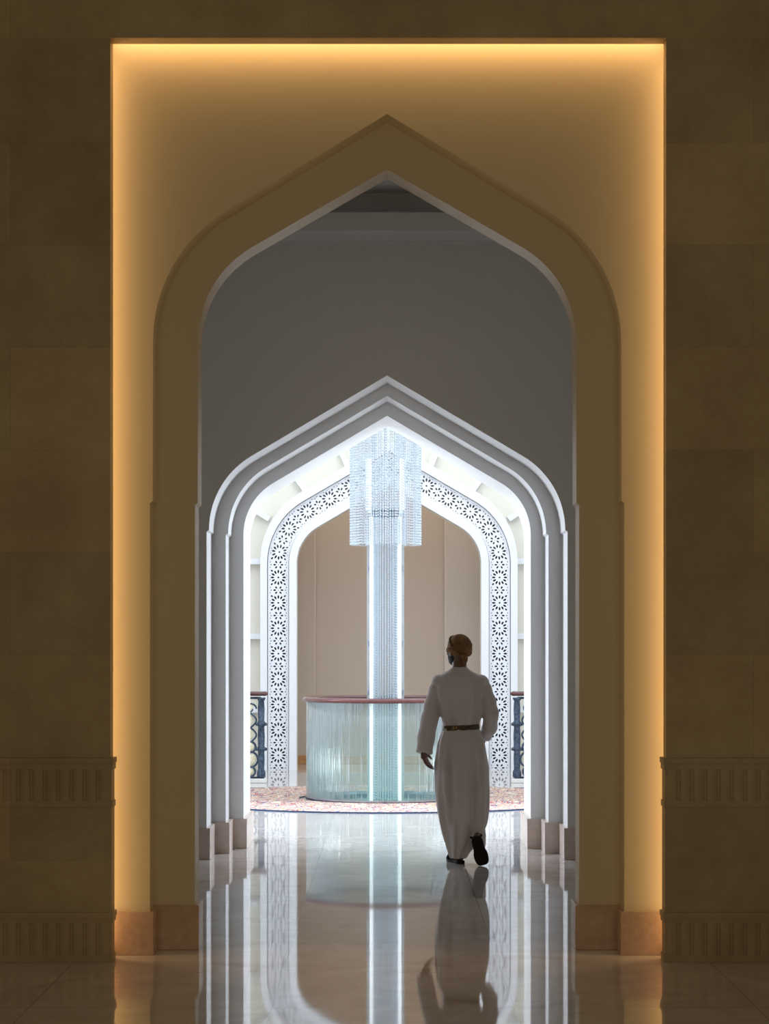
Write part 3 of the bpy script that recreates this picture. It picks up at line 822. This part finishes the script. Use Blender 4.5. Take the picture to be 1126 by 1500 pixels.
# belt with sheath fittings
bm = bmesh.new(); n = 64
ra = []
for zt, ex in ((mz(1062), .003), (mz(1062.3), .008), (mz(1069.2), .008), (mz(1069.6), .003)):
    ring = []
    for k in range(n):
        a = 2 * PI * k / n; c, s_ = math.cos(a), math.sin(a)
        ux = math.copysign(abs(c) ** .82, c); uy = math.copysign(abs(s_) ** .82, s_)
        ring.append(bm.verts.new(((mx(649) + mx(701)) / 2 + ux * ((mx(701) - mx(649)) / 2 + ex), dM + .06 + uy * (.114 + ex), zt + .006 * c)))
    ra.append(ring)
for A, B in zip(ra, ra[1:]):
    for k in range(n):
        l = (k + 1) % n; bm.faces.new((A[k], A[l], B[l], B[k]))
belt = mesh('belt', bm, BELT, person, True)
bm = bmesh.new()
for px in (664, 668): ell(bm, V(px, 1065.5, -.068), (.007, .006, .012), u=10, v=6)
mesh('buckle', bm, WOOD, belt, True)
# sandals
def sandal(heel, toe, up, w=.043):
    bm = bmesh.new(); d = (toe - heel); L = d.length + .03; d.normalize(); sd = d.cross(up).normalized(); u = sd.cross(d)
    out = []
    for k in range(28):
        a = 2 * PI * k / 28; t = (1 - math.cos(a)) / 2
        wv = w * math.copysign(abs(math.sin(a)) ** .55, math.sin(a)) * (.80 + .26 * t)
        wv *= 1 - .22 * math.exp(-((t - .42) / .16) ** 2)
        out.append((t * L - .015, wv))
    lo = [bm.verts.new(heel + d * q[0] + sd * q[1] - u * .021) for q in out]; hi = [bm.verts.new(heel + d * q[0] + sd * q[1] * 1.02 + u * .004) for q in out]
    for k in range(28):
        l = (k + 1) % 28; bm.faces.new((lo[k], lo[l], hi[l], hi[k]))
    bm.faces.new(lo[::-1]); bm.faces.new(hi)
    for t, hgt in ((.62, .05), (.70, .045)):
        tube(bm, [heel + d * L * t + sd * (.044 * math.cos(q)) + u * (hgt * math.sin(q)) for q in [PI * i / 10 for i in range(11)]], .008, 6)
    tube(bm, [heel + d * (L * .22 * math.sin(q) ) + sd * (.040 * math.cos(q)) + u * (.035) - d * (.03 * math.sin(q)) for q in [PI * i / 10 for i in range(11)]], .009, 6)
    o = mesh('sandal', bm, LEATH, person); bevel(o, .003); return o
sandal(LH, LT, Vector((0, 0, 1))); sandal(RH, RT, upR, .056)

# ------------------------------------------------------------------ light
def area(name, loc, rot, sx, sy, power, col, spread=180):
    l = bpy.data.lights.new(name, 'AREA'); l.shape = 'RECTANGLE'; l.size = sx; l.size_y = sy; l.energy = power; l.color = col; l.spread = math.radians(spread)
    o = bpy.data.objects.new(name, l); COL.objects.link(o); o.location = loc; o.rotation_euler = rot
    return o
WARM = (1.0, .61, .28)
yc = (dA2 + dB) / 2 + .008
# cove strips hidden behind the stone wall, shining inwards along the niche wall
area('cove_light', ((xl + xr) / 2, yc, ztop + .09), (0, 0, 0), xr - xl + .1, .08, 7.0, WARM)
for s in (-1, 1):
    xx = (xl - .07) if s < 0 else (xr + .07)
    area('cove_light', (xx, yc, ztop / 2), (0, -s * -PI / 2 if False else (PI / 2 if s > 0 else -PI / 2), 0), ztop - .1, .08, 5.6, WARM)
# rotunda: unseen lamps added overhead and at both sides in place of daylight
area('rotunda_top_fill', (0, 24.5, 7.1), (0, 0, 0), 7, 7, 370, (.88, .94, 1.0))  # added fill below the closed ceiling, no opening above it
for s in (-1, 1):
    dv = Vector((-s * math.cos(math.radians(32)), -math.sin(math.radians(32)), -.05))
    area('rotunda_side_fill', (s * 4.0, 22.2, 2.3), dv.to_track_quat('-Z', 'Y').to_euler(), 3.2, 4.2, 390, (.78, .88, 1.0), 110)  # added lamp turned towards the middle arch to brighten its reveals, no window here
area('far_room_fill', (cE, dE + 1.1, 5.1), (0, 0, 0), 3, .7, 34, (1, .95, .88))  # hidden overhead lamp added to brighten the far wall
for s in (-1, 1):
    area('middle_side_fill', (s * 3.3, 14.9, 1.6), (0, PI / 2 if s > 0 else -PI / 2, 0), 2.8, 3.6, 3.0, (1.0, .82, .60))  # unseen fill added from both sides to lift the middle room
# room behind the camera
area('near_room_light', (0, .5, 2.4), (math.radians(90), 0, 0), 6, 3, 95, (1, .81, .52))
wd = bpy.data.worlds.new('world'); scene.world = wd; wd.use_nodes = True
wd.node_tree.nodes['Background'].inputs[0].default_value = (.9, .75, .50, 1); wd.node_tree.nodes['Background'].inputs[1].default_value = .06

vs = scene.view_settings
vs.view_transform = 'Standard'; vs.look = 'None'; vs.gamma = 1; vs.exposure = 0; vs.use_curve_mapping = False
